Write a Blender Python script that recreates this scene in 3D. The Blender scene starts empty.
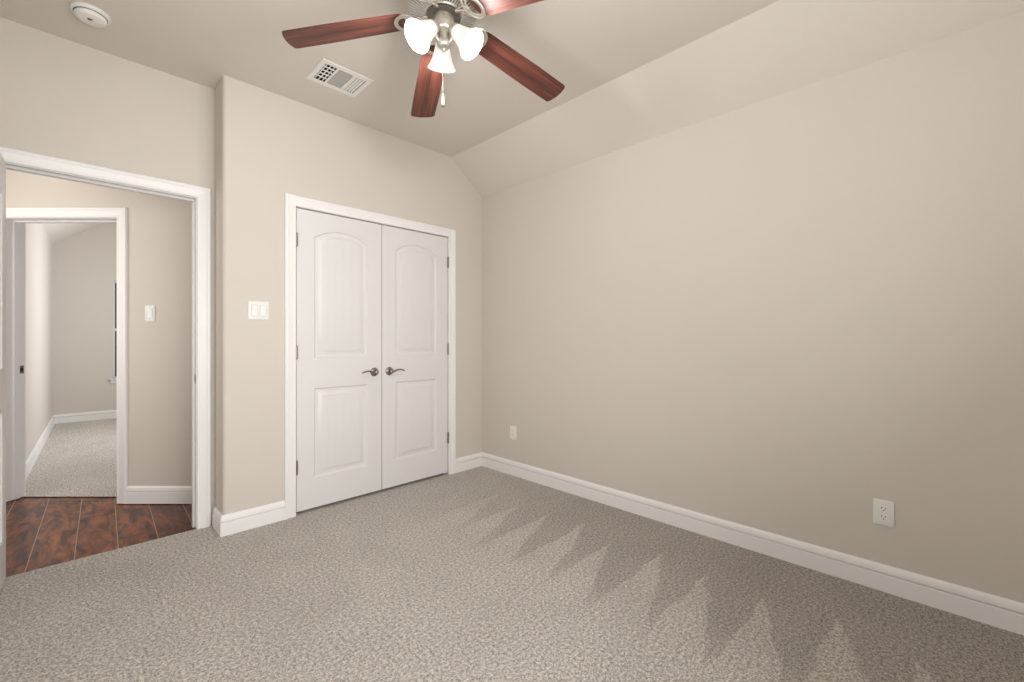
import bpy, bmesh, math, random
from math import sin, cos, pi, radians as R
from mathutils import Vector, Matrix
random.seed(7)
S = bpy.context.scene
COL = S.collection

# ------------------------------------------------------------------ camera, world, big lights, exposure
cam_d = bpy.data.cameras.new('camera')
cam = bpy.data.objects.new('camera', cam_d); COL.objects.link(cam)
cam_d.sensor_width = 36.0
cam_d.lens = 438.67 / 1024 * 36.0
cam_d.shift_y = -3.16 / 1024
cam_d.clip_start = 0.02
cam.location = (-2.6727, -3.0638, 1.1776)
cam.rotation_euler = (R(90), 0, R(-45))
S.camera = cam
S.view_settings.view_transform = 'Standard'
S.view_settings.look = 'None'
S.view_settings.exposure = 0.0
S.view_settings.gamma = 1.0
S.view_settings.use_curve_mapping = False

world = bpy.data.worlds.new('sky'); S.world = world
world.use_nodes = True
wn = world.node_tree.nodes; wl = world.node_tree.links
wn['Background'].inputs['Color'].default_value = (0.75, 0.87, 1.0, 1)
wn['Background'].inputs['Strength'].default_value = 0.5


def area(name, loc, direction, sx, sy, power, color=(1, 1, 1), spread=180):
    l = bpy.data.lights.new(name, 'AREA'); l.shape = 'RECTANGLE'
    l.size = sx; l.size_y = sy; l.energy = power; l.color = color; l.spread = R(spread)
    o = bpy.data.objects.new(name, l); COL.objects.link(o)
    o.location = loc
    o.rotation_euler = Vector(direction).to_track_quat('-Z', 'Y').to_euler()
    return o


# daylight through the rear window (ground bounce rises to the ceiling, sky light falls to the floor) and the far room, the hall lamp, added left and hall fills
area('daylight_rear_window_bounce', (-2.05, -3.70, 1.50), (0, 1, 0.85), 1.4, 1.4, 32, (0.99, 1.0, 1.0))
area('daylight_rear_window_sky', (-2.05, -3.69, 1.30), (-0.13, 1, -0.28), 1.4, 1.2, 21, (0.985, 1.0, 1.02), spread=110)
area('added_left_fill', (-3.05, -2.2, 1.50), (1, 0, 0.7), 1.2, 1.4, 15, (0.99, 1.0, 1.0))  # unseen fill lamp added on the left, set in an added window
area('hall_ceiling_light', (-3.05, 1.15, 2.70), (0, 0, -1), 0.35, 0.35, 1.9, (1.0, 0.96, 0.91))
area('added_hall_fill', (-3.9, 1.0, 1.6), (1, 0.2, 0), 1.0, 1.4, 15.5, (1.0, 0.97, 0.93))  # unseen fill added to brighten the hall, which has no window
area('daylight_far_room', (-1.0, 3.6, 1.6), (-1, 0.0, 0.05), 1.2, 1.4, 52, (0.95, 0.985, 1.03))

# ------------------------------------------------------------------ helpers


def setp(o, label=None, cat=None, group=None, kind=None):
    if label: o['label'] = label
    if cat: o['category'] = cat
    if group: o['group'] = group
    if kind: o['kind'] = kind
    return o


def obj(name, bm, m, parent=None, smooth=None, loc=None, rot=None):
    bmesh.ops.recalc_face_normals(bm, faces=bm.faces[:])
    me = bpy.data.meshes.new(name); bm.to_mesh(me); bm.free()
    ms = m if isinstance(m, (list, tuple)) else [m]
    for x in ms: me.materials.append(x)
    o = bpy.data.objects.new(name, me); COL.objects.link(o)
    if parent is not None: o.parent = parent
    if loc is not None: o.location = loc
    if rot is not None: o.rotation_euler = rot
    if smooth is not None:
        for p in me.polygons: p.use_smooth = True
        me.set_sharp_from_angle(angle=R(smooth))
    return o


def empty(name, loc=(0, 0, 0), rot=(0, 0, 0)):
    o = bpy.data.objects.new(name, None); COL.objects.link(o)
    o.location = loc; o.rotation_euler = rot; o.empty_display_size = 0.1
    return o


def struct(name, bm, m, label, cat, **k):
    o = obj(name, bm, m, **k)
    return setp(o, label, cat, kind='structure')


def box(bm, a, b, mi=0, M=None):
    x0, y0, z0 = a; x1, y1, z1 = b
    vs = [bm.verts.new(Vector(p) if M is None else M @ Vector(p)) for p in
          ((x0, y0, z0), (x1, y0, z0), (x1, y1, z0), (x0, y1, z0), (x0, y0, z1), (x1, y0, z1), (x1, y1, z1), (x0, y1, z1))]
    for f in ((0, 3, 2, 1), (4, 5, 6, 7), (0, 1, 5, 4), (1, 2, 6, 5), (2, 3, 7, 6), (3, 0, 4, 7)):
        bm.faces.new([vs[i] for i in f]).material_index = mi
    return vs


def rbox(bm, a, b, r=0.002, seg=2, mi=0, M=None):
    t = bmesh.new(); box(t, a, b, mi)
    bmesh.ops.bevel(t, geom=t.edges[:], offset=r, segments=seg, affect='EDGES', profile=0.5)
    merge(bm, t, M, mi)


def merge(bm, t, M=None, mi=None):
    mp = {}
    for v in t.verts: mp[v] = bm.verts.new(v.co if M is None else M @ v.co)
    for f in t.faces:
        try:
            g = bm.faces.new([mp[v] for v in f.verts]); g.material_index = f.material_index if mi is None else mi
        except ValueError:
            pass
    t.free()


def prism(bm, pts, axis, a, b, mi=0):
    """extrude a 2-D polygon along axis ('x','y','z') from a to b"""
    def P(p, t):
        if axis == 'x': return Vector((t, p[0], p[1]))
        if axis == 'y': return Vector((p[0], t, p[1]))
        return Vector((p[0], p[1], t))
    A = [bm.verts.new(P(p, a)) for p in pts]; B = [bm.verts.new(P(p, b)) for p in pts]
    n = len(pts)
    bm.faces.new(A).material_index = mi; bm.faces.new(B[::-1]).material_index = mi
    for i in range(n):
        bm.faces.new([A[i], A[(i + 1) % n], B[(i + 1) % n], B[i]]).material_index = mi


def sweep(bm, path, prof, normal, sign=1, mi=0):
    """mitred sweep: profile (u sideways, v along normal) along a polyline lying in a plane"""
    n = Vector(normal); P = [Vector(p) for p in path]
    rings = []
    for i, p in enumerate(P):
        sd = []
        if i > 0: sd.append(n.cross((P[i] - P[i - 1]).normalized()) * sign)
        if i < len(P) - 1: sd.append(n.cross((P[i + 1] - P[i]).normalized()) * sign)
        s = sd[0] if len(sd) == 1 else (sd[0] + sd[1]) / (1 + sd[0].dot(sd[1]))
        rings.append([bm.verts.new(p + s * u + n * v) for u, v in prof])
    k = len(prof)
    for a, b in zip(rings, rings[1:]):
        for j in range(k):
            bm.faces.new([a[j], a[(j + 1) % k], b[(j + 1) % k], b[j]]).material_index = mi
    bm.faces.new(rings[0]).material_index = mi; bm.faces.new(rings[-1][::-1]).material_index = mi


def lathe(bm, prof, seg=32, M=None, mi=0, a0=0, close=False):
    """prof: list of (r, z)"""
    M = M or Matrix()
    rings = []
    for r, z in prof:
        if r < 1e-6: rings.append([bm.verts.new(M @ Vector((0, 0, z)))])
        else: rings.append([bm.verts.new(M @ Vector((r * cos(a0 + 2 * pi * i / seg), r * sin(a0 + 2 * pi * i / seg), z))) for i in range(seg)])
    for a, b in zip(rings, rings[1:]):
        for i in range(seg):
            j = (i + 1) % seg
            if len(a) == 1 and len(b) == 1: continue
            if len(a) == 1: f = [a[0], b[i], b[j]]
            elif len(b) == 1: f = [a[i], b[0], a[j]]
            else: f = [a[i], b[i], b[j], a[j]]
            bm.faces.new(f).material_index = mi


def tube(bm, pts, rad, seg=10, M=None, flat=1.0, mi=0, up=(0, 0, 1)):
    """round tube along points, radius per point or one value; flat squashes it along 'up'"""
    M = M or Matrix(); P = [Vector(p) for p in pts]
    rr = rad if isinstance(rad, (list, tuple)) else [rad] * len(P)
    rings = []
    for i, p in enumerate(P):
        t = (P[min(i + 1, len(P) - 1)] - P[max(i - 1, 0)]).normalized()
        u = Vector(up)
        s = t.cross(u)
        if s.length < 1e-4: s = t.cross(Vector((1, 0, 0)))
        s.normalize(); w = s.cross(t).normalized()
        rings.append([bm.verts.new(M @ (p + s * rr[i] * cos(2 * pi * k / seg) + w * rr[i] * flat * sin(2 * pi * k / seg))) for k in range(seg)])
    for a, b in zip(rings, rings[1:]):
        for k in range(seg):
            bm.faces.new([a[k], a[(k + 1) % seg], b[(k + 1) % seg], b[k]]).material_index = mi
    bm.faces.new(rings[0][::-1]).material_index = mi; bm.faces.new(rings[-1]).material_index = mi


# ------------------------------------------------------------------ materials


def srgb(r, g, b):
    f = lambda c: ((c / 255 + 0.055) / 1.055) ** 2.4 if c / 255 > 0.04045 else c / 255 / 12.92
    return (f(r), f(g), f(b), 1)


def new_mat(name):
    m = bpy.data.materials.new(name); m.use_nodes = True
    nt = m.node_tree; return m, nt.nodes, nt.links, nt.nodes['Principled BSDF']


def N(nodes, t, **k):
    n = nodes.new(t)
    for a, b in k.items(): setattr(n, a, b)
    return n


def math_n(nodes, links, op, a, b=None, c=None, clamp=False):
    n = nodes.new('ShaderNodeMath'); n.operation = op; n.use_clamp = clamp
    for i, v in enumerate((a, b, c)):
        if v is None: continue
        if isinstance(v, (int, float)): n.inputs[i].default_value = v
        else: links.new(v, n.inputs[i])
    return n.outputs[0]


def mix_c(nodes, links, fac, a, b, mode='MIX'):
    n = nodes.new('ShaderNodeMix'); n.data_type = 'RGBA'; n.blend_type = mode
    for sock, v in ((n.inputs[0], fac), (n.inputs[6], a), (n.inputs[7], b)):
        if isinstance(v, (int, float)): sock.default_value = v
        elif isinstance(v, (tuple, list)): sock.default_value = v
        else: links.new(v, sock)
    return n.outputs[2]


def noise(nodes, links, scale, detail=2, rough=0.5, vec=None, dist=0.0):
    n = nodes.new('ShaderNodeTexNoise'); n.inputs['Scale'].default_value = scale
    n.inputs['Detail'].default_value = detail; n.inputs['Roughness'].default_value = rough
    n.inputs['Distortion'].default_value = dist
    if vec is not None: links.new(vec, n.inputs['Vector'])
    return n.outputs['Fac']


def bump(nodes, links, p, h, strength, dist):
    b = nodes.new('ShaderNodeBump'); b.inputs['Strength'].default_value = strength
    b.inputs['Distance'].default_value = dist
    links.new(h, b.inputs['Height']); links.new(b.outputs[0], p.inputs['Normal'])


def plain(name, col, rough=0.5, metal=0.0, spec=0.5):
    m, n, l, p = new_mat(name)
    p.inputs['Base Color'].default_value = col; p.inputs['Roughness'].default_value = rough
    p.inputs['Metallic'].default_value = metal; p.inputs['Specular IOR Level'].default_value = spec
    return m


def paint(name, col, tex=0.16):
    m, n, l, p = new_mat(name)
    tc = N(n, 'ShaderNodeTexCoord').outputs['Object']
    a = noise(n, l, 1.3, 2, 0.5, tc)
    d = tuple(c * 0.965 for c in col[:3]) + (1,)
    l.new(mix_c(n, l, a, col, d), p.inputs['Base Color'])
    p.inputs['Roughness'].default_value = 0.62; p.inputs['Specular IOR Level'].default_value = 0.25
    h = noise(n, l, 95, 3, 0.55, tc)
    bump(n, l, p, h, tex, 0.004)
    return m


MW = paint('beige_wall_paint', srgb(213, 205, 195))
MC = paint('beige_ceiling_paint', srgb(219, 211, 201), 0.22)
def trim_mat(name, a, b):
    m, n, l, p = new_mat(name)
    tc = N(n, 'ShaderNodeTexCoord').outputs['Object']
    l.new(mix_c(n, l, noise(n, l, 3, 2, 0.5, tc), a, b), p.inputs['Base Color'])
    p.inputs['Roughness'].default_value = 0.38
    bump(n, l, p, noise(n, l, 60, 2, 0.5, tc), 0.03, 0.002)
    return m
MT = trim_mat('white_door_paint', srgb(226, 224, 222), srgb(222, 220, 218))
MB = trim_mat('light_lifted_trim_paint', srgb(241, 239, 236), srgb(237, 235, 232))  # brighter casing white; on baseboards the lift stands in for missing light
MPLAST = plain('white_plastic', srgb(234, 231, 225), 0.35)
MPLAST2 = plain('white_rocker_plastic', srgb(242, 240, 236), 0.25)
MDARK = plain('dark_recess', srgb(30, 27, 25), 0.8)
MGREY = plain('grey_register_metal', srgb(176, 172, 166), 0.5)


def nickel():
    m, n, l, p = new_mat('brushed_nickel')
    tc = N(n, 'ShaderNodeTexCoord').outputs['Object']
    a = noise(n, l, 180, 2, 0.5, tc)
    l.new(mix_c(n, l, a, srgb(222, 216, 207), srgb(198, 191, 181)), p.inputs['Base Color'])
    p.inputs['Metallic'].default_value = 0.8; p.inputs['Roughness'].default_value = 0.3
    return m
MNI = nickel()
MRIB = plain('silver_painted_metal', srgb(214, 208, 198), 0.35, 0.35)
MFLY = plain('dark_motor_metal', srgb(112, 106, 98), 0.4, 0.7)
MNID = plain('satin_nickel_hardware', srgb(150, 143, 134), 0.3, 1.0)


def carpet(name, marks, gain=1.0):
    m, n, l, p = new_mat(name)
    tc = N(n, 'ShaderNodeTexCoord').outputs['Object']
    fine = noise(n, l, 170, 3, 0.75, tc)
    fine2 = noise(n, l, 74, 2, 0.6, tc)
    f = math_n(n, l, 'ADD', math_n(n, l, 'MULTIPLY', fine, 0.65), math_n(n, l, 'MULTIPLY', fine2, 0.35))
    ramp = n.new('ShaderNodeValToRGB'); l.new(f, ramp.inputs[0])
    e = ramp.color_ramp.elements
    e[0].position = 0.40; e[0].color = srgb(128 * gain, 119 * gain, 110 * gain)
    e[1].position = 0.60; e[1].color = srgb(241 * gain, 233 * gain, 224 * gain)
    col = ramp.outputs[0]
    big = noise(n, l, 3.2, 3, 0.55, tc)
    col = mix_c(n, l, math_n(n, l, 'MULTIPLY_ADD', big, 2.2, -0.75, clamp=True), mix_c(n, l, 1.0, col, (0.89, 0.885, 0.88, 1), 'MULTIPLY'), col)
    if marks:
        # vacuum cleaner strokes: the pile is brushed one way in wedge-shaped teeth beside the right-hand wall
        sx = N(n, 'ShaderNodeSeparateXYZ')
        wob = n.new('ShaderNodeTexNoise'); wob.inputs['Scale'].default_value = 4.0; l.new(tc, wob.inputs['Vector'])
        wv = N(n, 'ShaderNodeVectorMath', operation='MULTIPLY_ADD')
        l.new(wob.outputs['Color'], wv.inputs[0]); wv.inputs[1].default_value = (0.16, 0.07, 0); l.new(tc, wv.inputs[2])
        l.new(wv.outputs[0], sx.inputs[0])
        x = math_n(n, l, 'SUBTRACT', sx.outputs[0], 0.08); y = math_n(n, l, 'SUBTRACT', sx.outputs[1], 0.03)
        u = math_n(n, l, 'MULTIPLY_ADD', y, -1 / 0.257, -1.165 / 0.257)
        fr = math_n(n, l, 'FRACT', u)
        vary = math_n(n, l, 'SINE', math_n(n, l, 'MULTIPLY', math_n(n, l, 'FLOOR', u), 2.4))
        depth = math_n(n, l, 'SUBTRACT', math_n(n, l, 'MULTIPLY_ADD', vary, 0.05, -0.42), x)
        edge = math_n(n, l, 'SUBTRACT', math_n(n, l, 'MULTIPLY', depth, 0.40), math_n(n, l, 'MULTIPLY', fr, 0.257))
        tooth = math_n(n, l, 'MULTIPLY_ADD', edge, 48, 0.5, clamp=True)
        left = math_n(n, l, 'MULTIPLY_ADD', fr, 30, 0.0, clamp=True)
        tooth = math_n(n, l, 'MULTIPLY', tooth, left)
        rest = math_n(n, l, 'MULTIPLY_ADD', math_n(n, l, 'ADD', x, 0.85), -3.0, 0.0, clamp=True)
        light = math_n(n, l, 'MAXIMUM', tooth, rest)
        # strokes fade towards the closet
        fade = math_n(n, l, 'MULTIPLY_ADD', math_n(n, l, 'ADD', y, 0.45), -1.1, 0.15, clamp=True)
        light = math_n(n, l, 'ADD', math_n(n, l, 'MULTIPLY', light, fade), math_n(n, l, 'MULTIPLY', math_n(n, l, 'SUBTRACT', 1.0, fade), 0.95))
        col = mix_c(n, l, light, mix_c(n, l, 1.0, col, (0.775, 0.76, 0.745, 1), 'MULTIPLY'), col)
    l.new(col, p.inputs['Base Color'])
    p.inputs['Roughness'].default_value = 0.95; p.inputs['Specular IOR Level'].default_value = 0.1
    p.inputs['Sheen Weight'].default_value = 0.15; p.inputs['Sheen Roughness'].default_value = 0.6
    bump(n, l, p, f, 1.0, 0.018)
    return m
MCARP = carpet('beige_carpet', True, 1.09)
MCARP2 = carpet('pale_far_carpet', False, 1.15)


def plank_mat():
    m, n, l, p = new_mat('reddish_walnut_planks')
    tc = N(n, 'ShaderNodeTexCoord').outputs['Object']
    geo = N(n, 'ShaderNodeNewGeometry').outputs['Random Per Island']
    mp = N(n, 'ShaderNodeMapping'); mp.inputs['Scale'].default_value = (10.0, 2.6, 1)
    add = N(n, 'ShaderNodeVectorMath', operation='ADD')
    cmb = N(n, 'ShaderNodeCombineXYZ'); l.new(math_n(n, l, 'MULTIPLY', geo, 37.0), cmb.inputs[1]); l.new(math_n(n, l, 'MULTIPLY', geo, 11.0), cmb.inputs[2])
    l.new(tc, add.inputs[0]); l.new(cmb.outputs[0], add.inputs[1]); l.new(add.outputs[0], mp.inputs[0])
    g = noise(n, l, 2.0, 6, 0.62, mp.outputs[0], 0.9)
    ramp = n.new('ShaderNodeValToRGB'); l.new(g, ramp.inputs[0])
    e = ramp.color_ramp.elements
    e[0].position = 0.36; e[0].color = srgb(48, 25, 17)
    e[1].position = 0.66; e[1].color = srgb(146, 88, 55)
    q = ramp.color_ramp.elements.new(0.5); q.color = srgb(104, 58, 37)
    col = mix_c(n, l, 1.0, ramp.outputs[0], mix_c(n, l, geo, (0.70, 0.66, 0.64, 1), (1.35, 1.28, 1.15, 1)), 'MULTIPLY')
    l.new(col, p.inputs['Base Color'])
    p.inputs['Roughness'].default_value = 0.3; p.inputs['Specular IOR Level'].default_value = 0.3
    bump(n, l, p, g, 0.12, 0.004)
    return m
MPLANK = plank_mat()
MSEAM = plain('plank_seam_glint', srgb(205, 178, 160), 0.6)  # pale base between planks paints the highlight on their bevelled edges


def blade_mat():
    m, n, l, p = new_mat('cherry_blade_wood')
    tc = N(n, 'ShaderNodeTexCoord').outputs['Object']
    mp = N(n, 'ShaderNodeMapping'); mp.inputs['Scale'].default_value = (0.9, 42, 6); l.new(tc, mp.inputs[0])
    g = noise(n, l, 3.0, 4, 0.6, mp.outputs[0], 0.6)
    mp2 = N(n, 'ShaderNodeMapping'); mp2.inputs['Scale'].default_value = (0.6, 9, 3); l.new(tc, mp2.inputs[0])
    g2 = noise(n, l, 3.0, 2, 0.5, mp2.outputs[0], 0.4)
    gg = math_n(n, l, 'ADD', math_n(n, l, 'MULTIPLY', g, 0.6), math_n(n, l, 'MULTIPLY', g2, 0.4))
    ramp = n.new('ShaderNodeValToRGB'); l.new(gg, ramp.inputs[0])
    e = ramp.color_ramp.elements
    e[0].position = 0.36; e[0].color = srgb(48, 23, 18)
    e[1].position = 0.64; e[1].color = srgb(128, 71, 57)
    l.new(ramp.outputs[0], p.inputs['Base Color'])
    p.inputs['Roughness'].default_value = 0.5
    return m
MBLADE = blade_mat()


def shade_mat():
    m, n, l, p = new_mat('frosted_lit_glass')
    out = n['Material Output']
    df = N(n, 'ShaderNodeBsdfDiffuse'); df.inputs['Color'].default_value = (0.42, 0.415, 0.40, 1)
    gl = N(n, 'ShaderNodeBsdfGlossy'); gl.inputs['Roughness'].default_value = 0.25
    mx = N(n, 'ShaderNodeMixShader'); mx.inputs[0].default_value = 0.05
    l.new(df.outputs[0], mx.inputs[1]); l.new(gl.outputs[0], mx.inputs[2])
    em = N(n, 'ShaderNodeEmission'); em.inputs['Color'].default_value = (1.0, 0.97, 0.90, 1); em.inputs['Strength'].default_value = 0.66
    ad = N(n, 'ShaderNodeAddShader'); l.new(mx.outputs[0], ad.inputs[0]); l.new(em.outputs[0], ad.inputs[1])
    l.new(ad.outputs[0], out.inputs['Surface'])
    return m
MSHADE = shade_mat()


def emit(name, col, s):
    m, n, l, p = new_mat(name)
    p.inputs['Emission Color'].default_value = col; p.inputs['Emission Strength'].default_value = s
    p.inputs['Base Color'].default_value = col
    return m
MBULB = emit('warm_bulb', (1.0, 0.94, 0.85, 1), 8.0)


def glass_mat():
    m, n, l, p = new_mat('window_glass')
    out = n['Material Output']
    t = N(n, 'ShaderNodeBsdfTransparent'); g = N(n, 'ShaderNodeBsdfGlossy'); g.inputs['Roughness'].default_value = 0.02
    mx = N(n, 'ShaderNodeMixShader'); mx.inputs[0].default_value = 0.06
    l.new(t.outputs[0], mx.inputs[1]); l.new(g.outputs[0], mx.inputs[2]); l.new(mx.outputs[0], out.inputs['Surface'])
    return m
MGLASS = glass_mat()
MSCREEN = plain('dark_solar_screen', srgb(72, 68, 64), 0.6)

# ------------------------------------------------------------------ dimensions
H = 2.7453            # flat ceiling
HS = 2.4786           # where the sloped ceiling meets the right wall
XS = -0.3541          # crease of the slope
XC = -2.0431          # outer corner beside the doorway
YD = 0.22             # plane of the doorway wall
XL, YR = -3.08, -3.75
DL, DR = -1.626, -0.392   # closet opening
DT = 2.042
JL, JR, JT = -2.946, -2.138, 2.037   # bedroom doorway

# ------------------------------------------------------------------ bedroom shell
bm = bmesh.new(); box(bm, (XL - 0.12, YR - 0.12, -0.10), (0.12, YD + 0.004, 0.0))
struct('floor', bm, MCARP, 'beige cut-pile bedroom carpet with wedge-shaped vacuum marks beside the long bare wall', 'carpet')

bm = bmesh.new(); box(bm, (0, YR - 0.12, -0.1), (0.12, 0.34, HS + 0.02))
struct('wall_right', bm, MW, 'long bare beige wall with two power outlets under the sloped ceiling', 'wall')

# closet wall: left pier with a rounded outer corner, header, gabled right pier
bm = bmesh.new()
r = 0.022
arc = [(XC + r - r * cos(t), r - r * sin(t)) for t in [pi / 2 * i / 8 for i in range(9)]]
prism(bm, arc + [(DL - 0.02, 0), (DL - 0.02, 0.11), (-1.93, 0.11), (-1.93, YD + 0.06), (XC, YD + 0.06)], 'z', -0.05, H + 0.01)
box(bm, (DL - 0.02, 0, DT + 0.022), (DR + 0.02, 0.11, H + 0.01))
prism(bm, [(DR + 0.02, -0.05), (0.02, -0.05), (0.02, HS), (XS, H + 0.01), (DR + 0.02, H + 0.01)], 'y', 0, 0.11)
struct('wall_front', bm, MW, 'beige wall around the white double closet doors, with rounded outer corner', 'wall', smooth=40)

bm = bmesh.new()
box(bm, (-4.72, YD, -0.05), (JL - 0.018, 0.34, H + 0.01))
box(bm, (JL - 0.018, YD, JT + 0.018), (JR + 0.018, 0.34, H + 0.01))
box(bm, (JR + 0.018, YD, -0.05), (0.12, 0.34, H + 0.01))
struct('wall_doorway', bm, MW, 'beige wall above and beside the open bedroom doorway', 'wall')

bm = bmesh.new()
wy0, wy1, wz0, wz1 = -2.9, -1.5, 0.75, 2.15
box(bm, (XL - 0.12, YR - 0.12, -0.05), (XL, wy0, H)); box(bm, (XL - 0.12, wy1, -0.05), (XL, YD, H))
box(bm, (XL - 0.12, wy0, -0.05), (XL, wy1, wz0)); box(bm, (XL - 0.12, wy0, wz1), (XL, wy1, H))
struct('wall_left', bm, MW, 'beige bedroom wall behind the open door, with an added window', 'wall')
bm = bmesh.new()
wx0, wx1 = -2.8, -1.3
box(bm, (XL, YR - 0.12, -0.05), (wx0, YR, H)); box(bm, (wx1, YR - 0.12, -0.05), (0.02, YR, H))
box(bm, (wx0, YR - 0.12, -0.05), (wx1, YR, wz0)); box(bm, (wx0, YR - 0.12, wz1), (wx1, YR, H))
struct('wall_rear', bm, MW, 'beige bedroom wall with the wide window, facing the closet', 'wall')

# ceiling, with a duct opening for the air register
VX0, VX1, VY0, VY1 = -1.683, -1.380, -0.578, -0.318
hx0, hx1, hy0, hy1 = VX0 + 0.022, VX1 - 0.022, VY0 + 0.022, VY1 - 0.022
bm = bmesh.new(); T = 0.12
y0, y1 = YR - 0.12, 0.34
box(bm, (XL - 0.12, y0, H), (hx0, y1, H + T)); box(bm, (hx1, y0, H), (XS, y1, H + T))
box(bm, (hx0, y0, H), (hx1, hy0, H + T)); box(bm, (hx0, hy1, H), (hx1, y1, H + T))
sl = (H - HS) / (0 - XS)
prism(bm, [(XS, H), (0.12, HS - sl * 0.12), (0.12, H + T), (XS, H + T)], 'y', y0, y1)
struct('ceiling', bm, MC, 'beige bedroom ceiling, flat with a sloped strip along the long wall', 'ceiling')


def window(name, label, M, w, h, pane_m, mid=True, f=0.04):
    """simple white sash window: local x across, z up, y depth; wall face at y = 0"""
    bm = bmesh.new()
    for a, b in (((0, 0.03, 0), (f, 0.09, h)), ((w - f, 0.03, 0), (w, 0.09, h)), ((f, 0.03, h - f), (w - f, 0.09, h)), ((f, 0.03, 0), (w - f, 0.09, f))):
        rbox(bm, a, b, 0.003)
    if mid: rbox(bm, (f, 0.035, h / 2 - 0.02), (w - f, 0.085, h / 2 + 0.02), 0.003)
    o = struct(name, bm, MT, label, 'window'); o.matrix_world = M
    bm = bmesh.new(); box(bm, (f, 0.055, f), (w - f, 0.061, h - f)); obj('pane', bm, pane_m, o)
    bm = bmesh.new(); rbox(bm, (-0.045, -0.035, -0.022), (w + 0.045, 0.03, 0.0), 0.004)
    rbox(bm, (-0.03, -0.014, -0.075), (w + 0.03, -0.0, -0.022), 0.003); obj('sill', bm, MT, o)
    return o


Rz = lambda a: Matrix.Rotation(R(a), 4, 'Z')
window('window_1', 'wide white sash window in the bedroom wall facing the closet', Matrix.Translation((wx1, YR, wz0)) @ Rz(180), wx1 - wx0, wz1 - wz0, MGLASS)
window('window_added', 'added white sash window in the bedroom wall beside the open door', Matrix.Translation((XL, wy0, wz0)) @ Rz(90), wy1 - wy0, wz1 - wz0, MGLASS)  # unseen window added to house the left fill lamp

# ------------------------------------------------------------------ hall and far room shell
q2 = 2 ** -0.5
CX, CY = -2.6727, -3.0638
ox, oy = -2.815, 3.128                                   # right jamb of the hall door
O2 = Vector((CX + q2 * (oy + ox), CY + q2 * (oy - ox), 0))
MH = Matrix.Translation(O2) @ Rz(-45)                   # hall wall frame: x along the wall, y through it
OW, OH = 0.812, 2.030                                   # opening runs x -OW..0
WT = 0.138
bm = bmesh.new()
box(bm, (-OW - 0.70, 0, -0.05), (-OW - 0.018, WT, H + 0.5)); box(bm, (0.018, 0, -0.05), (1.16, WT, H + 0.5))
box(bm, (-OW - 0.018, 0, OH + 0.018), (0.018, WT, H + 0.5))
o = struct('wall_hall', bm, MW, 'beige hall wall with the second white doorway and a single light switch', 'wall'); o.matrix_world = MH

bm = bmesh.new()
a = MH @ Vector((-OW - 0.70, 0, 0))
prism(bm, [(a.x, a.y), (-4.6, a.y - (a.x + 4.6)), (-4.6, 0.34), (-4.72, 0.34), (-4.72, a.y), (a.x, a.y + 0.17)], 'z', -0.05, H)
struct('wall_hall_side', bm, MW, 'beige wall closing the hall beyond the open bedroom door', 'wall')
bm = bmesh.new(); box(bm, (-4.7, 0.335, H), (-1.5, 3.2, H + 0.1))
b2 = MH @ Vector((1.2, 0.06, 0))
bm.free(); bm = bmesh.new()
e1 = MH @ Vector((1.2, 0.07, 0)); e0 = MH @ Vector((-OW - 0.70, 0.07, 0))
prism(bm, [(-4.72, 0.33), (e1.x, 0.33), (e1.x, e1.y), (e0.x, e0.y), (-4.72, e0.y)], 'z', H, H + 0.1)
struct('ceiling_hall', bm, MC, 'beige flat ceiling of the hall outside the bedroom', 'ceiling')

# hall plank floor
FA = -1.97
bm = bmesh.new()
th = MH @ Vector((0, WT - 0.012, 0))
def clip_planks():
    t = bmesh.new()
    pw = 0.1762
    rnd = random.Random(5)
    for i in range(-11, 9):
        x0 = -2.6672 + i * pw - 0.003
        y = -0.6 + rnd.uniform(-0.9, 0)
        if i == 0: y = -0.9
        while y < 4.2:
            L = rnd.uniform(0.75, 1.25)
            s = 0.0016
            rb = bmesh.new(); box(rb, (x0 + s, y + s * 0.25, -0.030), (x0 + pw - s, y + L - s * 0.25, -0.006))
            bmesh.ops.bevel(rb, geom=[e for e in rb.edges if all(v.co.z > -0.01 for v in e.verts)], offset=0.0012, segments=1, affect='EDGES')
            merge(t, rb)
            y += L
    bmesh.ops.rotate(t, verts=t.verts[:], cent=(-2.6672, 0.24, 0), matrix=Matrix.Rotation(R(FA), 3, 'Z'))
    def cut(co, no):
        bmesh.ops.bisect_plane(t, geom=t.verts[:] + t.edges[:] + t.faces[:], plane_co=co, plane_no=no, clear_outer=True)
    cut((0, YD + 0.004, 0), (0, -1, 0)); cut((-4.6, 0, 0), (-1, 0, 0))
    cut(th, (q2, q2, 0))
    return t
t = clip_planks(); merge(bm, t)
t2 = bmesh.new()
box(t2, (-4.6, 0.226, -0.04), (-1.0, 4.0, -0.0085), 1)
bmesh.ops.bisect_plane(t2, geom=t2.verts[:] + t2.edges[:] + t2.faces[:], plane_co=th, plane_no=(q2, q2, 0), clear_outer=True)
merge(bm, t2)
struct('floor_hall', bm, [MPLANK, MSEAM], 'dark reddish hand-scraped wood plank floor in the hall', 'floor')

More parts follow.
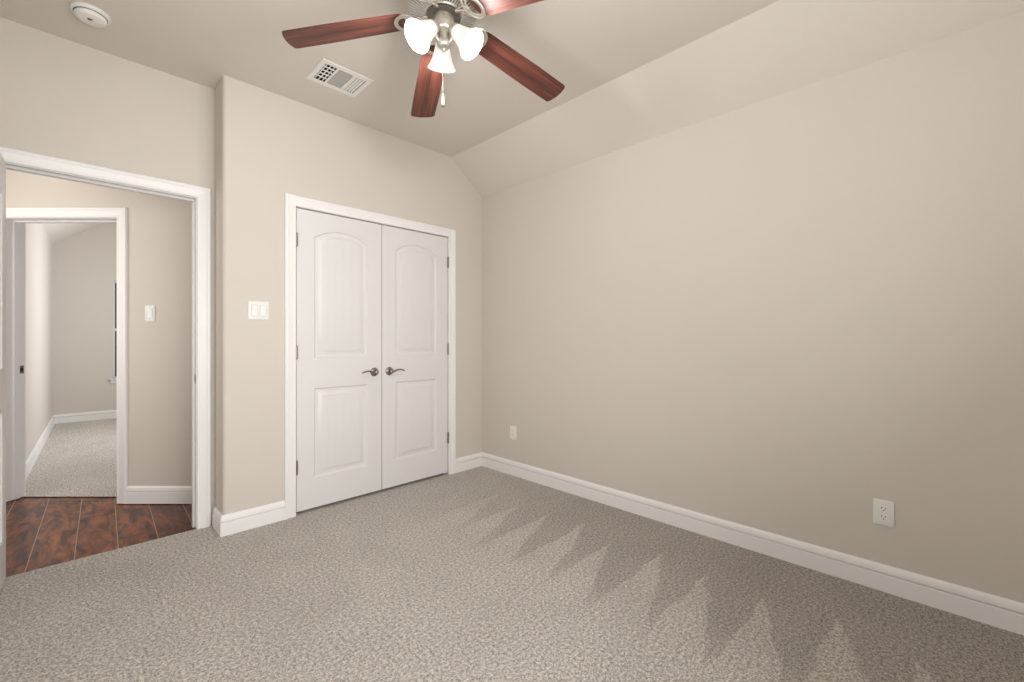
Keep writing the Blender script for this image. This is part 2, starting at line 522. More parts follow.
# far room
CF = Vector((-2.868, 5.63, 0)); MF = Matrix.Translation(CF) @ Rz(-1.7)
FW = 3.2
fw0, fw1, fz0, fz1 = 0.608, 1.55, 0.585, 2.01
FH0, FH1, FXS = 2.447, 2.90, 0.58
bm = bmesh.new(); box(bm, (-0.12, -3.76, -0.05), (0, 0.12, FH0 + 0.02))
o = struct('wall_far_left', bm, MW, 'brightly lit pale wall inside the far carpeted room', 'wall'); o.matrix_world = MF
bm = bmesh.new()
zs = lambda x: FH0 + (FH1 - FH0) * x / FXS
prism(bm, [(0, -0.05), (fw0, -0.05), (fw0, FH1 + .02), (FXS, FH1 + .02), (0, FH0 + .02)], 'y', 0, 0.12)
box(bm, (fw0, 0, -0.05), (fw1, 0.12, fz0)); box(bm, (fw0, 0, fz1), (fw1, 0.12, FH1 + .02)); box(bm, (fw1, 0, -0.05), (FW, 0.12, FH1 + .02))
o = struct('wall_far_back', bm, MW, 'shaded beige end wall of the far room, with a narrow view of its window', 'wall'); o.matrix_world = MF
bm = bmesh.new(); box(bm, (FW, -5.0, -0.05), (FW + 0.12, 0.12, FH1 + .02)); box(bm, (1.0, -5.0, -0.05), (FW, -4.9, FH1 + .02))
o = struct('wall_far_right', bm, MW, 'beige side wall of the far room opposite the brightly lit one', 'wall'); o.matrix_world = MF
bm = bmesh.new(); prism(bm, [(-0.12, FH0 - 0.12 * (FH1 - FH0) / FXS), (0, FH0), (FXS, FH1), (FW + .12, FH1), (FW + .12, FH1 + .1), (-0.12, FH1 + .1)], 'y', -5.0, 0.12)
t = bmesh.new(); merge(t, bm); bm = t
pl = MF.inverted() @ (MH @ Vector((0, WT - 0.02, 0))); pn = MF.inverted().to_3x3() @ Vector((-q2, -q2, 0))
bmesh.ops.bisect_plane(bm, geom=bm.verts[:] + bm.edges[:] + bm.faces[:], plane_co=pl, plane_no=pn, clear_outer=True)
o = struct('ceiling_far', bm, MC, 'beige ceiling of the far room sloping up from its bright wall', 'ceiling'); o.matrix_world = MF
bm = bmesh.new(); box(bm, (-0.12, -5.0, -0.08), (FW + .12, 0.12, 0.0))
pl2 = MF.inverted() @ th
bmesh.ops.bisect_plane(bm, geom=bm.verts[:] + bm.edges[:] + bm.faces[:], plane_co=pl2, plane_no=pn, clear_outer=True)
o = struct('floor_far', bm, MCARP2, 'pale beige carpet of the far room beyond the hall', 'carpet'); o.matrix_world = MF
window('window_3', 'white framed window with dark screen in the end wall of the far room', MF @ Matrix.Translation((fw0, 0, fz0)), fw1 - fw0, fz1 - fz0, MSCREEN, True, 0.02)

# ------------------------------------------------------------------ baseboards and casings
BB = [(0, 0), (0.016, 0), (0.016, 0.0775), (0.0140, 0.0800), (0.0040, 0.0804), (0.0040, 0.0868), (0.0150, 0.0872), (0.0132, 0.101), (0.0105, 0.112), (0.0065, 0.119), (0.005, 0.1213), (0, 0.1213)]


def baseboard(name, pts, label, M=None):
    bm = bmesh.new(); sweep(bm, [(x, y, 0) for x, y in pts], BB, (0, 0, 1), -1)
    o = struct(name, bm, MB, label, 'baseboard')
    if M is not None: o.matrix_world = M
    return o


CW = 0.069
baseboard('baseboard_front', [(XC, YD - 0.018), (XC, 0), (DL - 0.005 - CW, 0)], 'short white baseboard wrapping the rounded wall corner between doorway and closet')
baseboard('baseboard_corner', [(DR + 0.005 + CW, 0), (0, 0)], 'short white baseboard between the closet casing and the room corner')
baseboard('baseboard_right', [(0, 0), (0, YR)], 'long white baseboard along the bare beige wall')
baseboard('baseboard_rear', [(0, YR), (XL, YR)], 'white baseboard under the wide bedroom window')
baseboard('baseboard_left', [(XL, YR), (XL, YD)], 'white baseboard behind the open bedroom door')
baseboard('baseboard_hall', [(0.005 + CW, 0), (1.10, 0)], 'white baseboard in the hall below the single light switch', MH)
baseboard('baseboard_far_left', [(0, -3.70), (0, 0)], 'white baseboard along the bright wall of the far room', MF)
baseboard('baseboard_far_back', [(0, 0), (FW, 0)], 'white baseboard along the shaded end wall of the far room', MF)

CP = [(0, 0), (0, 0.0105), (0.003, 0.0125), (0.010, 0.0125), (0.0125, 0.0100), (0.016, 0.0100), (0.046, 0.0145), (0.050, 0.0175), (0.064, 0.0175), (0.067, 0.0155), (CW, 0.012), (CW, 0)]


def casing(bm, x0, x1, zt, y=0.0, flip=False):
    """inverted U of moulding round an opening; room side at -y (or +y when flipped)"""
    p = [(x0, y, 0), (x0, y, zt), (x1, y, zt), (x1, y, 0)]
    if flip: sweep(bm, p, CP, (0, 1, 0), -1)
    else: sweep(bm, p, CP, (0, -1, 0), 1)


def jamb(bm, x0, x1, zt, ya, yb, stop=None, t=0.018):
    box(bm, (x0 - t, ya, 0), (x0, yb, zt + t)); box(bm, (x1, ya, 0), (x1 + t, yb, zt + t)); box(bm, (x0, ya, zt), (x1, yb, zt + t))
    if stop:
        a, b = stop; s = 0.011
        box(bm, (x0, a, 0), (x0 + s, b, zt)); box(bm, (x1 - s, a, 0), (x1, b, zt)); box(bm, (x0 + s, a, zt - s), (x1 - s, b, zt))


# closet frame
bm = bmesh.new(); casing(bm, DL - 0.008, DR + 0.008, DT + 0.006)
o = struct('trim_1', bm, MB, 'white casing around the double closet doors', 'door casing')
bm = bmesh.new(); jamb(bm, DL - 0.006, DR + 0.006, DT + 0.004, 0.0, 0.11, (0.042, 0.075)); obj('jamb', bm, MT, o)
# bedroom doorway frame
bm = bmesh.new(); casing(bm, JL - 0.005, JR + 0.005, JT + 0.005, YD); casing(bm, JL - 0.005, JR + 0.005, JT + 0.005, 0.34, True)
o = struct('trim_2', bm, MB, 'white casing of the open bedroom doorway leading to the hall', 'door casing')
bm = bmesh.new(); jamb(bm, JL, JR, JT, YD, 0.34, (YD + 0.04, YD + 0.075)); obj('jamb', bm, MT, o)
bm = bmesh.new(); rbox(bm, (JR - 0.0022, YD + 0.006, 0.895), (JR + 0.001, YD + 0.032, 0.955), 0.0006); box(bm, (JR - 0.0028, YD + 0.012, 0.911), (JR - 0.001, YD + 0.026, 0.938), 1)
obj('strike_plate', bm, [MNID, MDARK], o)
# hall door frame
bm = bmesh.new(); casing(bm, -OW - 0.005, 0.005, OH + 0.005, 0); casing(bm, -OW - 0.005, 0.005, OH + 0.005, WT, True)
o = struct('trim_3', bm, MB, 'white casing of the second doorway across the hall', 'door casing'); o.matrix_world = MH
bm = bmesh.new(); jamb(bm, -OW, 0, OH, 0, WT, (0.060, 0.095)); obj('jamb', bm, MT, o)
bm = bmesh.new(); rbox(bm, (-OW - 0.001, 0.100, 0.915), (-OW + 0.0022, 0.130, 0.972), 0.0006); box(bm, (-OW + 0.001, 0.106, 0.930), (-OW + 0.0028, 0.124, 0.957), 1)
obj('strike_plate', bm, [MNID, MDARK], o)

# ------------------------------------------------------------------ panelled door leaves


def leaf(bm, W, HH, T=0.036, inset=0.114, lo=(0.205, 0.812), up=(1.020, 1.846), rise=0.062, both=False):
    """two-panel arch-top leaf, x 0..W, z 0..HH, front face at y = 0 looking to -y"""
    x0, x1 = inset, W - inset
    offs = [(0, 0), (0.003, 0.0040), (0.009, 0.0085), (0.016, 0.0095), (0.026, 0.0095), (0.032, 0.0075), (0.044, 0.0052), (0.049, 0.0022), (0.053, 0.0014)]
    nst = 5

    def face(sgn, yb):
        t = bmesh.new()
        bedges = []

        def addpanel(zb, zt, rs):
            w = x1 - x0
            fo = offs[-1][0]
            # column stations shared by the arch and the grooves of the field
            inner = [x0 + fo + (w - 2 * fo) * k / nst for k in range(nst + 1)]
            st = [inner[0]]
            for k in range(1, nst):
                st += [inner[k] - 0.004, inner[k], inner[k] + 0.004]
            st.append(inner[-1])
            fr = [(s - inner[0]) / (inner[-1] - inner[0]) for s in st]

            def arc(f, o):
                if rs == 0: return zt - o
                rad = (w * w / 4 + rs * rs) / (2 * rs)
                xx = (f - 0.5) * (w - 2 * o)
                return zt + rs - rad + math.sqrt((rad - o) ** 2 - xx * xx)
            rings = []
            for o, d in offs:
                xs = [x0 + o + (w - 2 * o) * f for f in fr]
                ring = [(x, yb + sgn * d, zb + o) for x in xs] + [(x, yb + sgn * d, arc(f, o)) for x, f in zip(reversed(xs), reversed(fr))]
                rings.append([t.verts.new(p) for p in ring])
            m = len(rings[0])
            for a, b in zip(rings, rings[1:]):
                for i in range(m):
                    t.faces.new([a[i], a[(i + 1) % m], b[(i + 1) % m], b[i]])
            # field with shallow vertical plank grooves
            last = rings[-1]; ns = len(st)
            for i in range(ns):
                if i % 3 == 2:
                    last[i].co.y += sgn * 0.0004; last[m - 1 - i].co.y += sgn * 0.0004
            for i in range(ns - 1):
                t.faces.new([last[i], last[i + 1], last[m - 2 - i], last[m - 1 - i]])
            return [t.edges.get((rings[0][i], rings[0][(i + 1) % m])) for i in range(m)]
        bedges += addpanel(lo[0], lo[1], 0.0)
        bedges += addpanel(up[0], up[1], rise)
        c = [t.verts.new((x, yb, z)) for x, z in ((0, 0), (W, 0), (W, HH), (0, HH))]
        bedges += [t.edges.new((c[i], c[(i + 1) % 4])) for i in range(4)]
        bmesh.ops.triangle_fill(t, use_beauty=True, use_dissolve=False, edges=bedges)
        return t
    merge(bm, face(1, 0.0))
    if both: merge(bm, face(-1, T))
    else:
        bm.faces.new([bm.verts.new(p) for p in ((0, T, 0), (0, T, HH), (W, T, HH), (W, T, 0))])
    for q in (((0, 0, 0), (0, T, 0), (0, T, HH), (0, 0, HH)), ((W, 0, 0), (W, 0, HH), (W, T, HH), (W, T, 0)),
              ((0, 0, 0), (W, 0, 0), (W, T, 0), (0, T, 0)), ((0, 0, HH), (0, T, HH), (W, T, HH), (W, 0, HH))):
        bm.faces.new([bm.verts.new(p) for p in q])
    bmesh.ops.remove_doubles(bm, verts=bm.verts[:], dist=0.00005)


def handle(parent, loc, sx, flip=False):
    """round rose with a wave lever pointing to sx; stands out towards -y (or +y)"""
    f = -1 if not flip else 1
    M = Matrix.Rotation(R(90), 4, 'X') if not flip else Matrix.Rotation(R(-90), 4, 'X')
    bm = bmesh.new()
    lathe(bm, [(0, 0), (0.0315, 0), (0.0325, 0.003), (0.031, 0.007), (0.026, 0.0095), (0.019, 0.0105), (0.0135, 0.012), (0.0115, 0.017), (0.0105, 0.032), (0.0125, 0.037), (0.0135, 0.044), (0.012, 0.050), (0.006, 0.0535), (0, 0.054)], 28, M)
    h = obj('handle', bm, MNID, parent, smooth=45, loc=loc)
    h['label'] = 'satin nickel lever handle'
    bm = bmesh.new()
    pts = []; rr = []
    for i in range(15):
        s = i / 14
        pts.append((sx * (0.002 + 0.112 * s), f * (0.044 - 0.006 * sin(pi * s)), -0.004 + 0.006 * sin(s * pi * 0.5) + 0.012 * sin((s - 0.12) * pi * 1.05) * (1 if s > .12 else .4) - 0.006 * s * s * s))
        rr.append(0.0085 - 0.0025 * s if s < 0.93 else 0.0045)
    tube(bm, pts, rr, 10, flat=0.8)
    obj('lever', bm, MNID, h, smooth=50)
    return h


def hinge(parent, loc, length=0.089):
    bm = bmesh.new()
    M = Matrix.Translation((0, 0, -length / 2))
    for k in range(5):
        z0 = length * k / 5
        lathe(bm, [(0, z0 + .0004), (0.0068, z0 + .0004), (0.0085, z0 + 0.001), (0.0085, z0 + length / 5 - 0.001), (0.0058, z0 + length / 5 - .0004), (0, z0 + length / 5 - .0004)], 12, M)
    lathe(bm, [(0, length), (0.0045, length), (0.005, length + 0.003), (0.002, length + 0.006), (0, length + 0.006)], 12, M)
    lathe(bm, [(0, -0.006), (0.002, -0.006), (0.005, -0.003), (0.0045, 0), (0, 0)], 12, M)
    rbox(bm, (-0.0015, 0.003, -length / 2), (0.0015, 0.03, length / 2), 0.0004)
    return obj('hinge', bm, MNID, parent, smooth=40, loc=loc)


LW = (DR - DL) / 2 - 0.0028
for i, (x, sx, lab) in enumerate(((DL, -1, 'white two-panel arch-top closet door leaf nearer the wall switch, lever pointing at it'),
                                  (DR - LW, 1, 'white two-panel arch-top closet door leaf nearer the room corner, lever pointing to corner'))):
    bm = bmesh.new(); leaf(bm, LW, DT - 0.024)
    d = struct('door_%d' % (i + 1), bm, MT, lab, 'closet door', smooth=25, loc=(x, 0.004, 0.021))
    hx = LW - 0.060 if sx < 0 else 0.060
    handle(d, (hx, 0, 0.900), sx)
    for hz in (1.808, 1.059, 0.297):
        h = hinge(d, (-0.002 if sx < 0 else LW + 0.002, -0.0075, hz))
    bm = bmesh.new(); cx = LW - 0.075 if sx < 0 else 0.075
    rbox(bm, (cx - 0.035, -0.001, DT - 0.024), (cx + 0.035, 0.03, DT - 0.0175), 0.0008)
    b = obj('ball_catch', bm, MNID, d)

# open bedroom door, seen almost edge-on at the edge of the photo
bm = bmesh.new(); BW = JR - JL - 0.006; leaf(bm, BW, JT - 0.014, both=True)
d = struct('door_3', bm, MT, 'white bedroom door standing open at the near edge of the doorway', 'door', smooth=25)
d.matrix_world = Matrix.Translation((JL + 0.004, YD - 0.012, 0.011)) @ Rz(-91.6)
handle(d, (BW - 0.06, 0, 0.879), -1); handle(d, (BW - 0.06, 0.036, 0.879), -1, True)
for hz in (1.80, 1.05, 0.28): hinge(d, (-0.002, -0.0045, hz))

# ------------------------------------------------------------------ switches and outlets


def plate(bm, w, h, t=0.006):
    rbox(bm, (-w / 2, -t, -h / 2), (w / 2, 0, h / 2), 0.0028, 3)


def rocker_switch(name, M, gangs, label):
    root = empty(name); root.matrix_world = M
    setp(root, label, 'light switch')
    bm = bmesh.new(); plate(bm, 0.070 + 0.046 * (gangs - 1), 0.115)
    for g in range(gangs):
        xc = (g - (gangs - 1) / 2) * 0.046
        for zz in (-0.048, 0.048): lathe(bm, [(0.003, 0), (0.003, 0.0068), (0.002, 0.0074), (0, 0.0074)], 10, Matrix.Translation((xc, 0, zz)) @ Matrix.Rotation(R(90), 4, 'X'))
    obj('wall_plate', bm, MPLAST, root, smooth=40)
    for g in range(gangs):
        xc = (g - (gangs - 1) / 2) * 0.046
        bm = bmesh.new()
        prism(bm, [(-0.0055, -0.033), (-0.0085, -0.033), (-0.0072, 0.0), (-0.0115, 0.033), (-0.0055, 0.033)], 'x', xc - 0.0163, xc + 0.0163)
        obj('rocker', bm, MPLAST2, root)
        bm = bmesh.new()
        for a, b in (((xc - 0.0178, -0.0074, -0.0348), (xc - 0.0166, -0.005, 0.0348)), ((xc + 0.0166, -0.0074, -0.0348), (xc + 0.0178, -0.005, 0.0348)), ((xc - 0.0166, -0.0074, -0.0348), (xc + 0.0166, -0.005, -0.0336)), ((xc - 0.0166, -0.0074, 0.0336), (xc + 0.0166, -0.005, 0.0348))): box(bm, a, b)
        obj('rocker_gap', bm, MGREY, root)
    return root


rocker_switch('light_switch', Matrix.Translation((-1.853, 0, 1.348)), 2, 'white double rocker light switch on the wall beside the closet casing')
rocker_switch('light_switch', MH @ Matrix.Translation((-2.578 - ox, 0, 1.351)), 1, 'white single rocker light switch on the hall wall, seen through the doorway')


def outlet(M, label):
    root = empty('power_outlet'); root.matrix_world = M
    setp(root, label, 'outlet')
    bm = bmesh.new(); plate(bm, 0.076, 0.118)
    lathe(bm, [(0.003, 0), (0.003, 0.0068), (0.002, 0.0074), (0, 0.0074)], 10, Matrix.Rotation(R(90), 4, 'X'))
    obj('wall_plate', bm, MPLAST, root, smooth=40)
    for s in (1, -1):
        zc = 0.0195 * s
        bm = bmesh.new()
        pts = []
        for k in range(24):
            a = 2 * pi * k / 24
            pts.append((0.0172 * cos(a), zc + max(-0.0137, min(0.0137, 0.0172 * sin(a)))))
        prism(bm, pts, 'y', -0.0078, -0.004)
        rc = obj('receptacle', bm, MPLAST2, root)
        bm = bmesh.new()
        box(bm, (-0.0078, -0.0082, zc - 0.0015), (-0.0052, -0.007, zc + 0.0085)); box(bm, (0.0052, -0.0082, zc - 0.0005), (0.0076, -0.007, zc + 0.0075))
        lathe(bm, [(0.0028, 0.007), (0.0028, 0.0082), (0, 0.0082)], 10, Matrix.Translation((0, 0, zc - 0.0078)) @ Matrix.Rotation(R(90), 4, 'X'))
        obj('slot', bm, MDARK, rc)
    return root


outlet(Matrix.Translation((0, -2.8435, 0.3625)) @ Rz(-90), 'white power outlet low on the long bare wall, farther from the closet')
outlet(Matrix.Translation((0, -0.408, 0.3625)) @ Rz(-90), 'small white outlet low on the long bare wall, close to the room corner')

# ------------------------------------------------------------------ air register
root = empty('air_register', ((VX0 + VX1) / 2, (VY0 + VY1) / 2, H))
setp(root, 'white rectangular ceiling air register with three louvre sections near the fan', 'air vent')
w, hgt = (VX1 - VX0) / 2, (VY1 - VY0) / 2
bm = bmesh.new()
ix0, ix1, iy = -0.122, 0.122, 0.096
d1, d2 = -0.050, 0.050
t = 0.005
for a, b in (((-w, -hgt, -t), (ix0, hgt, 0)), ((ix1, -hgt, -t), (w, hgt, 0)), ((ix0, -hgt, -t), (ix1, -iy, 0)), ((ix0, iy, -t), (ix1, hgt, 0)),
             ((d1 - 0.006, -iy, -t), (d1 + 0.006, iy, 0)), ((d2 - 0.006, -iy, -t), (d2 + 0.006, iy, 0))):
    rbox(bm, a, b, 0.0012, 1)
obj('frame', bm, MPLAST, root)
bm = bmesh.new(); box(bm, (ix0 - .005, -iy - .005, 0.085), (ix1 + .005, iy + .005, 0.09)); 
for a, b in (((ix0 - .005, -iy - .005, 0), (ix0 - .003, iy + .005, 0.09)), ((ix1 + .003, -iy - .005, 0), (ix1 + .005, iy + .005, 0.09)), ((ix0 - .005, -iy - .005, 0), (ix1 + .005, -iy - .003, 0.09)), ((ix0 - .005, iy + .003, 0), (ix1 + .005, iy + .005, 0.09))): box(bm, a, b)
obj('duct_box', bm, MDARK, root)
# louvres: side sections blow to the sides, the middle one lengthways
def louvres(xa, xb, n, tilt, along, name, m, cross=0, hw=0.0065):
    bm = bmesh.new()
    if along == 'y':
        for k in range(n):
            x = xa + (xb - xa) * (k + 0.5) / n
            M = Matrix.Translation((x, 0, 0.002)) @ Matrix.Rotation(R(tilt), 4, 'Y')
            box(bm, (-hw, -iy, -0.0006), (hw, iy, 0.0006), 0, M)
        for k in range(1, cross + 1):
            y = -iy + 2 * iy * k / (cross + 1)
            box(bm, (xa, y - 0.002, -0.002), (xb, y + 0.002, 0.004))
    else:
        for k in range(n):
            y = -iy + 2 * iy * (k + 0.5) / n
            M = Matrix.Translation(((xa + xb) / 2, y, 0.002)) @ Matrix.Rotation(R(tilt), 4, 'X')
            box(bm, (-(xb - xa) / 2, -0.006, -0.0005), ((xb - xa) / 2, 0.006, 0.0005), 0, M)
    obj(name, bm, m, root)
louvres(ix0, d1 - 0.006, 3, -30, 'y', 'louvre_bank', MPLAST, 4, 0.0055)
louvres(d1 + 0.006, d2 - 0.006, 16, -40, 'x', 'louvre_bank', MGREY)
louvres(d2 + 0.006, ix1, 4, 24, 'y', 'louvre_bank', MPLAST, 0, 0.0058)

# ------------------------------------------------------------------ smoke detector
root = empty('smoke_detector', (-2.613, -0.135, H))
setp(root, 'round white smoke detector on the ceiling above the doorway', 'smoke detector')
F = Matrix.Rotation(R(180), 4, 'X')
bm = bmesh.new(); lathe(bm, [(0, 0), (0.070, 0), (0.072, 0.003), (0.072, 0.014), (0.070, 0.0165), (0.066, 0.0175), (0, 0.0175)], 48, F); obj('mounting_base', bm, MPLAST, root, smooth=40)
bm = bmesh.new(); lathe(bm, [(0.057, 0.0172), (0.0595, 0.0215), (0.0585, 0.030), (0.054, 0.036), (0.044, 0.039), (0, 0.0405)], 48, F); obj('cover', bm, MPLAST, root, smooth=40)
bm = bmesh.new(); lathe(bm, [(0.061, 0.0176), (0.0615, 0.0182), (0.057, 0.0182)], 48, F); obj('gap_ring', bm, MDARK, root)
bm = bmesh.new()
for k in range(3): box(bm, (-0.013 + 0.001 * k, -0.0165 + k * 0.005, -0.0412), (0.005 - 0.001 * k, -0.014 + k * 0.005, -0.0395))
obj('sounder_slots', bm, MDARK, root)
bm = bmesh.new(); lathe(bm, [(0, 0.0395), (0.011, 0.0395), (0.0105, 0.0415), (0, 0.042)], 20, F @ Matrix.Translation((0.026, 0, -0.0008))); obj('test_button', bm, MPLAST, root, smooth=40)

# ------------------------------------------------------------------ ceiling fan
FXc, FYc = -1.536, -1.508
fan = empty('ceiling_fan', (FXc, FYc, H))
setp(fan, 'brushed nickel ceiling fan with five reddish wood blades and three lit bell shades', 'ceiling fan')
zz = lambda z: z - H
bm = bmesh.new(); lathe(bm, [(0, 0), (0.078, 0), (0.080, -0.006), (0.074, -0.022), (0.060, -0.034), (0.045, -0.040), (0, -0.040)], 40); obj('canopy', bm, MNI, fan, smooth=40)
bm = bmesh.new(); lathe(bm, [(0, zz(2.708)), (0.05, zz(2.708)), (0.105, zz(2.698)), (0.138, zz(2.680)), (0.148, zz(2.660)), (0.150, zz(2.612)), (0.1475, zz(2.598)), (0.143, zz(2.594)), (0.142, zz(2.600)), (0, zz(2.602))], 56); obj('motor_housing', bm, MNI, fan, smooth=35)
# radial vent grille on the underside
bm = bmesh.new(); lathe(bm, [(0.143, zz(2.603)), (0.074, zz(2.578)), (0, zz(2.578))], 56); obj('grille_backing', bm, MDARK, fan)
bm = bmesh.new()
nrib = 52
for k in range(nrib):
    a = 2 * pi * k / nrib
    M = Matrix.Rotation(a, 4, 'Z') @ Matrix.Translation((0.1095, 0, zz(2.586))) @ Matrix.Rotation(-math.atan2(0.022, 0.065), 4, 'Y')
    t_ = bmesh.new(); vs = box(t_, (-0.033, -0.0026, -0.003), (0.034, 0.0026, 0.004))
    for v in t_.verts:
        v.co.y *= 0.72 if v.co.x < 0 else 1.45
    merge(bm, t_, M)
lathe(bm, [(0.072, zz(2.575)), (0.080, zz(2.572)), (0.083, zz(2.577)), (0.080, zz(2.582))], 48)
obj('vent_grille', bm, MRIB, fan)
bm = bmesh.new(); lathe(bm, [(0.072, zz(2.580)), (0.073, zz(2.566)), (0.068, zz(2.562)), (0.030, zz(2.562))], 48); obj('flywheel', bm, MFLY, fan, smooth=40)
bm = bmesh.new(); lathe(bm, [(0.040, zz(2.566)), (0.0465, zz(2.564)), (0.0475, zz(2.556)), (0.0475, zz(2.512)), (0.044, zz(2.503)), (0.034, zz(2.497)), (0.0255, zz(2.494)), (0.0245, zz(2.470)), (0.030, zz(2.462)), (0.030, zz(2.446)), (0.022, zz(2.436)), (0.010, zz(2.430)), (0.006, zz(2.420)), (0, zz(2.419))], 40); obj('switch_housing', bm, MNI, fan, smooth=40)

# blades
BR, B0 = 0.682, 0.165


def blade_mesh():
    bm = bmesh.new()
    out = []
    w0, w1, rc = 0.059, 0.067, 0.014
    out += [(B0 + 0.012, -w0 + 0.006), (B0 + 0.03, -w0)]
    out += [(BR - 0.20, -w1), (BR - rc - 0.008, -w1)]
    for k in range(1, 6): 
        a = -pi / 2 + (pi / 2 - 0.25) * k / 5
        out.append((BR - rc - 0.008 + rc * cos(a), -w1 + rc + rc * sin(a)))
    for k in range(1, 6):
        s = -1 + 2 * k / 6
        out.append((BR - 0.006 * s * s - 0.0005, s * (w1 - rc) * 0.98))
    for k in range(5, 0, -1):
        a = pi / 2 - (pi / 2 - 0.25) * k / 5
        out.append((BR - rc - 0.008 + rc * cos(a), w1 - rc + rc * sin(a)))
    out += [(BR - rc - 0.008, w1), (BR - 0.20, w1), (B0 + 0.03, w0), (B0 + 0.012, w0 - 0.006)]
    for k in range(1, 6):
        s = 1 - 2 * k / 6
        out.append((B0 + 0.012 * s * s, s * (w0 - 0.006)))
    prism(bm, [(x - 0.2, y) for x, y in out], 'z', 0.0, 0.006)
    for f in bm.faces: f.normal_update()
    bmesh.ops.bevel(bm, geom=[e for e in bm.edges if abs(e.verts[0].co.z - e.verts[1].co.z) < 1e-6], offset=0.0012, segments=2, affect='EDGES')
    return bm


def iron_mesh():
    """bracket under the blade root: open oval loop plus a bar to the motor; x = radial - 0.2"""
    bm = bmesh.new()
    def loop(cx, a, b, rad, z, n=32, closed=True):
        pts = [(cx + a * cos(2 * pi * k / n), b * sin(2 * pi * k / n), z) for k in range(n)]
        rings = []
        for k, p in enumerate(pts):
            p = Vector(p); t = (Vector(pts[(k + 1) % n]) - Vector(pts[k - 1])).normalized(); s = t.cross(Vector((0, 0, 1)))
            rings.append([bm.verts.new(p + s * rad * 1.3 * cos(2 * pi * j / 8) + Vector((0, 0, 1)) * rad * 0.75 * sin(2 * pi * j / 8)) for j in range(8)])
        for k in range(n):
            A, B = rings[k], rings[(k + 1) % n]
            for j in range(8): bm.faces.new([A[j], A[(j + 1) % 8], B[(j + 1) % 8], B[j]])
    loop(-0.034, 0.042, 0.058, 0.0045, -0.004)
    loop(-0.030, 0.030, 0.044, 0.0035, -0.004)
    for x, y in ((0.004, 0), (-0.022, 0.046), (-0.022, -0.046)):
        lathe(bm, [(0, 0), (0.0075, 0), (0.0075, -0.004), (0.004, -0.0065), (0, -0.0065)], 12, Matrix.Translation((x, y, 0)))
    tube(bm, [(-0.136, 0, 0.006), (-0.115, 0, 0.004), (-0.085, 0, -0.004), (-0.074, 0, -0.006), (-0.064, 0, -0.004), (-0.058, 0, -0.004)], [0.010, 0.011, 0.0085, 0.0085, 0.011, 0.008], 10, flat=0.55)
    for s in (1, -1):
        tube(bm, [(-0.118, 0.004 * s, 0.003), (-0.100, 0.016 * s, 0.0), (-0.080, 0.020 * s, -0.003), (-0.062, 0.012 * s, -0.005), (-0.053, 0.002 * s, -0.005)], 0.0042, 8, flat=0.7)
    return bm


b0 = obj('blade', blade_mesh(), MBLADE, fan, smooth=40)
i0 = obj('blade_iron', iron_mesh(), MNI, b0, smooth=45)
for k in range(5):
    a = 136.26 - 72 * k
    if k == 0: b = b0
    else:
        b = b0.copy(); COL.objects.link(b); b.parent = fan
        c = i0.copy(); COL.objects.link(c); c.parent = b
    b.matrix_local = Rz(a) @ Matrix.Translation((0.2, 0, zz(2.5385))) @ Matrix.Rotation(R(10.1), 4, 'Y') @ Matrix.Rotation(R(-8.8), 4, 'X')

# light kit: three bell shades
SP = [(0.0265, 0.0), (0.028, 0.006), (0.031, 0.018), (0.0355, 0.036), (0.0405, 0.056), (0.047, 0.076), (0.055, 0.093), (0.0625, 0.105), (0.0655, 0.110)]
SIN = [(r_ - 0.003, s_) for r_, s_ in reversed(SP)]


def shade_mesh():
    bm = bmesh.new(); lathe(bm, SP + SIN, 40)
    return bm


def arm_mesh():
    bm = bmesh.new()
    lathe(bm, [(0, -0.026), (0.012, -0.026), (0.0145, -0.020), (0.022, -0.008), (0.0295, -0.003), (0.0305, 0.004), (0.0285, 0.009), (0.022, 0.009), (0, 0.006)], 24)
    return bm


def bulb_mesh():
    bm = bmesh.new(); lathe(bm, [(0, 0.008), (0.012, 0.010), (0.013, 0.028), (0.020, 0.044), (0.0235, 0.058), (0.021, 0.072), (0.012, 0.081), (0, 0.084)], 20)
    return bm


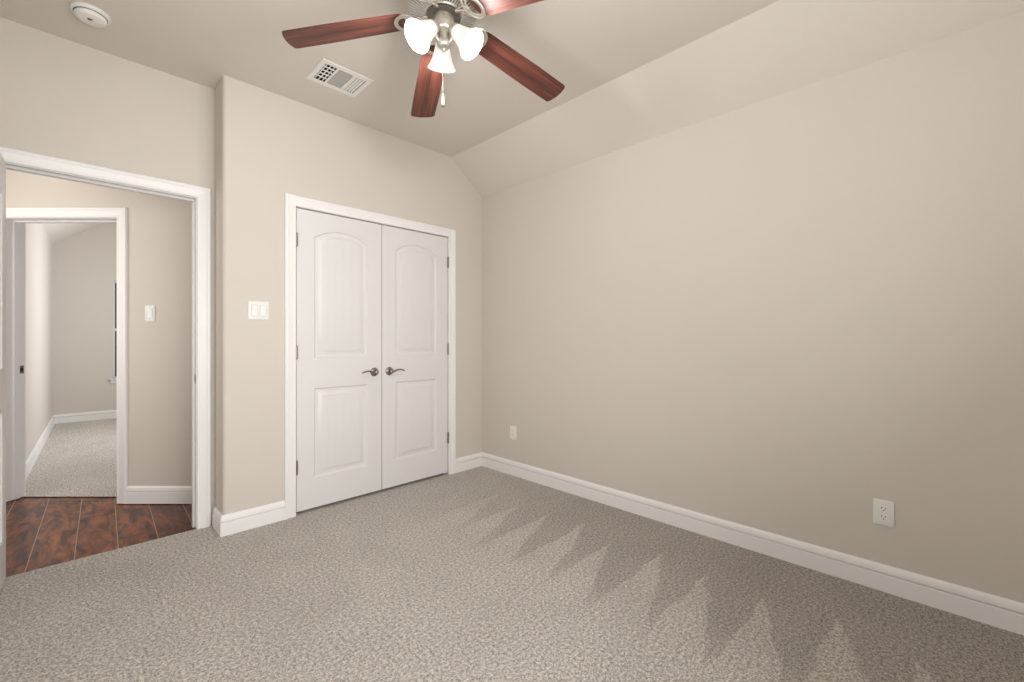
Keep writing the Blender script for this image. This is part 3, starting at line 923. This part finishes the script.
s0 = obj('glass_shade', shade_mesh(), MSHADE, fan, smooth=50)
u0 = obj('bulb', bulb_mesh(), MBULB, s0, smooth=50)
h0 = obj('shade_holder', arm_mesh(), MNI, fan, smooth=40)
st0 = bmesh.new(); tube(st0, [(0.018, 0, zz(2.452)), (0.034, 0, zz(2.462)), (0.042, 0, zz(2.476)), (0.045, 0, zz(2.499))], [0.008, 0.008, 0.009, 0.010], 10)
a0_ = obj('light_arm', st0, MNI, fan, smooth=45)
for k, a in enumerate((58, 178, 298)):
    if k == 0: s, h, am = s0, h0, a0_
    else:
        s = s0.copy(); COL.objects.link(s); s.parent = fan
        u = u0.copy(); COL.objects.link(u); u.parent = s
        h = h0.copy(); COL.objects.link(h); h.parent = fan
        am = a0_.copy(); COL.objects.link(am); am.parent = fan
    Mx = Rz(a) @ Matrix.Translation((0.054, 0, zz(2.502))) @ Matrix.Rotation(R(180 - 45), 4, 'Y')
    lp = bpy.data.lights.new('bulb_light', 'POINT'); lp.energy = 8.2; lp.shadow_soft_size = 0.03; lp.color = (1.0, 0.99, 0.965)
    lo = bpy.data.objects.new('bulb_light', lp); COL.objects.link(lo); lo.parent = fan; lo.matrix_local = Mx @ Matrix.Translation((0, 0, 0.112))
    s.matrix_local = Mx; h.matrix_local = Mx; am.matrix_local = Rz(a)
# pull chain
bm = bmesh.new(); tube(bm, [(0.020, 0.032, zz(2.512)), (0.022, 0.036, zz(2.44)), (0.022, 0.036, zz(2.258))], 0.0008, 6, up=(0, 1, 0)); pc = obj('pull_chain', bm, MNID, fan)
bm = bmesh.new(); lathe(bm, [(0, zz(2.260)), (0.003, zz(2.259)), (0.005, zz(2.247)), (0.0065, zz(2.227)), (0.0075, zz(2.216)), (0.0065, zz(2.212))], 14, Matrix.Translation((0.022, 0.036, 0)))
lathe(bm, [(0.0065, zz(2.212)), (0.0075, zz(2.210)), (0.0065, zz(2.202)), (0, zz(2.200))], 14, Matrix.Translation((0.022, 0.036, 0)), 1)
obj('pull_fob', bm, [MPLAST, MNID], pc, smooth=40)
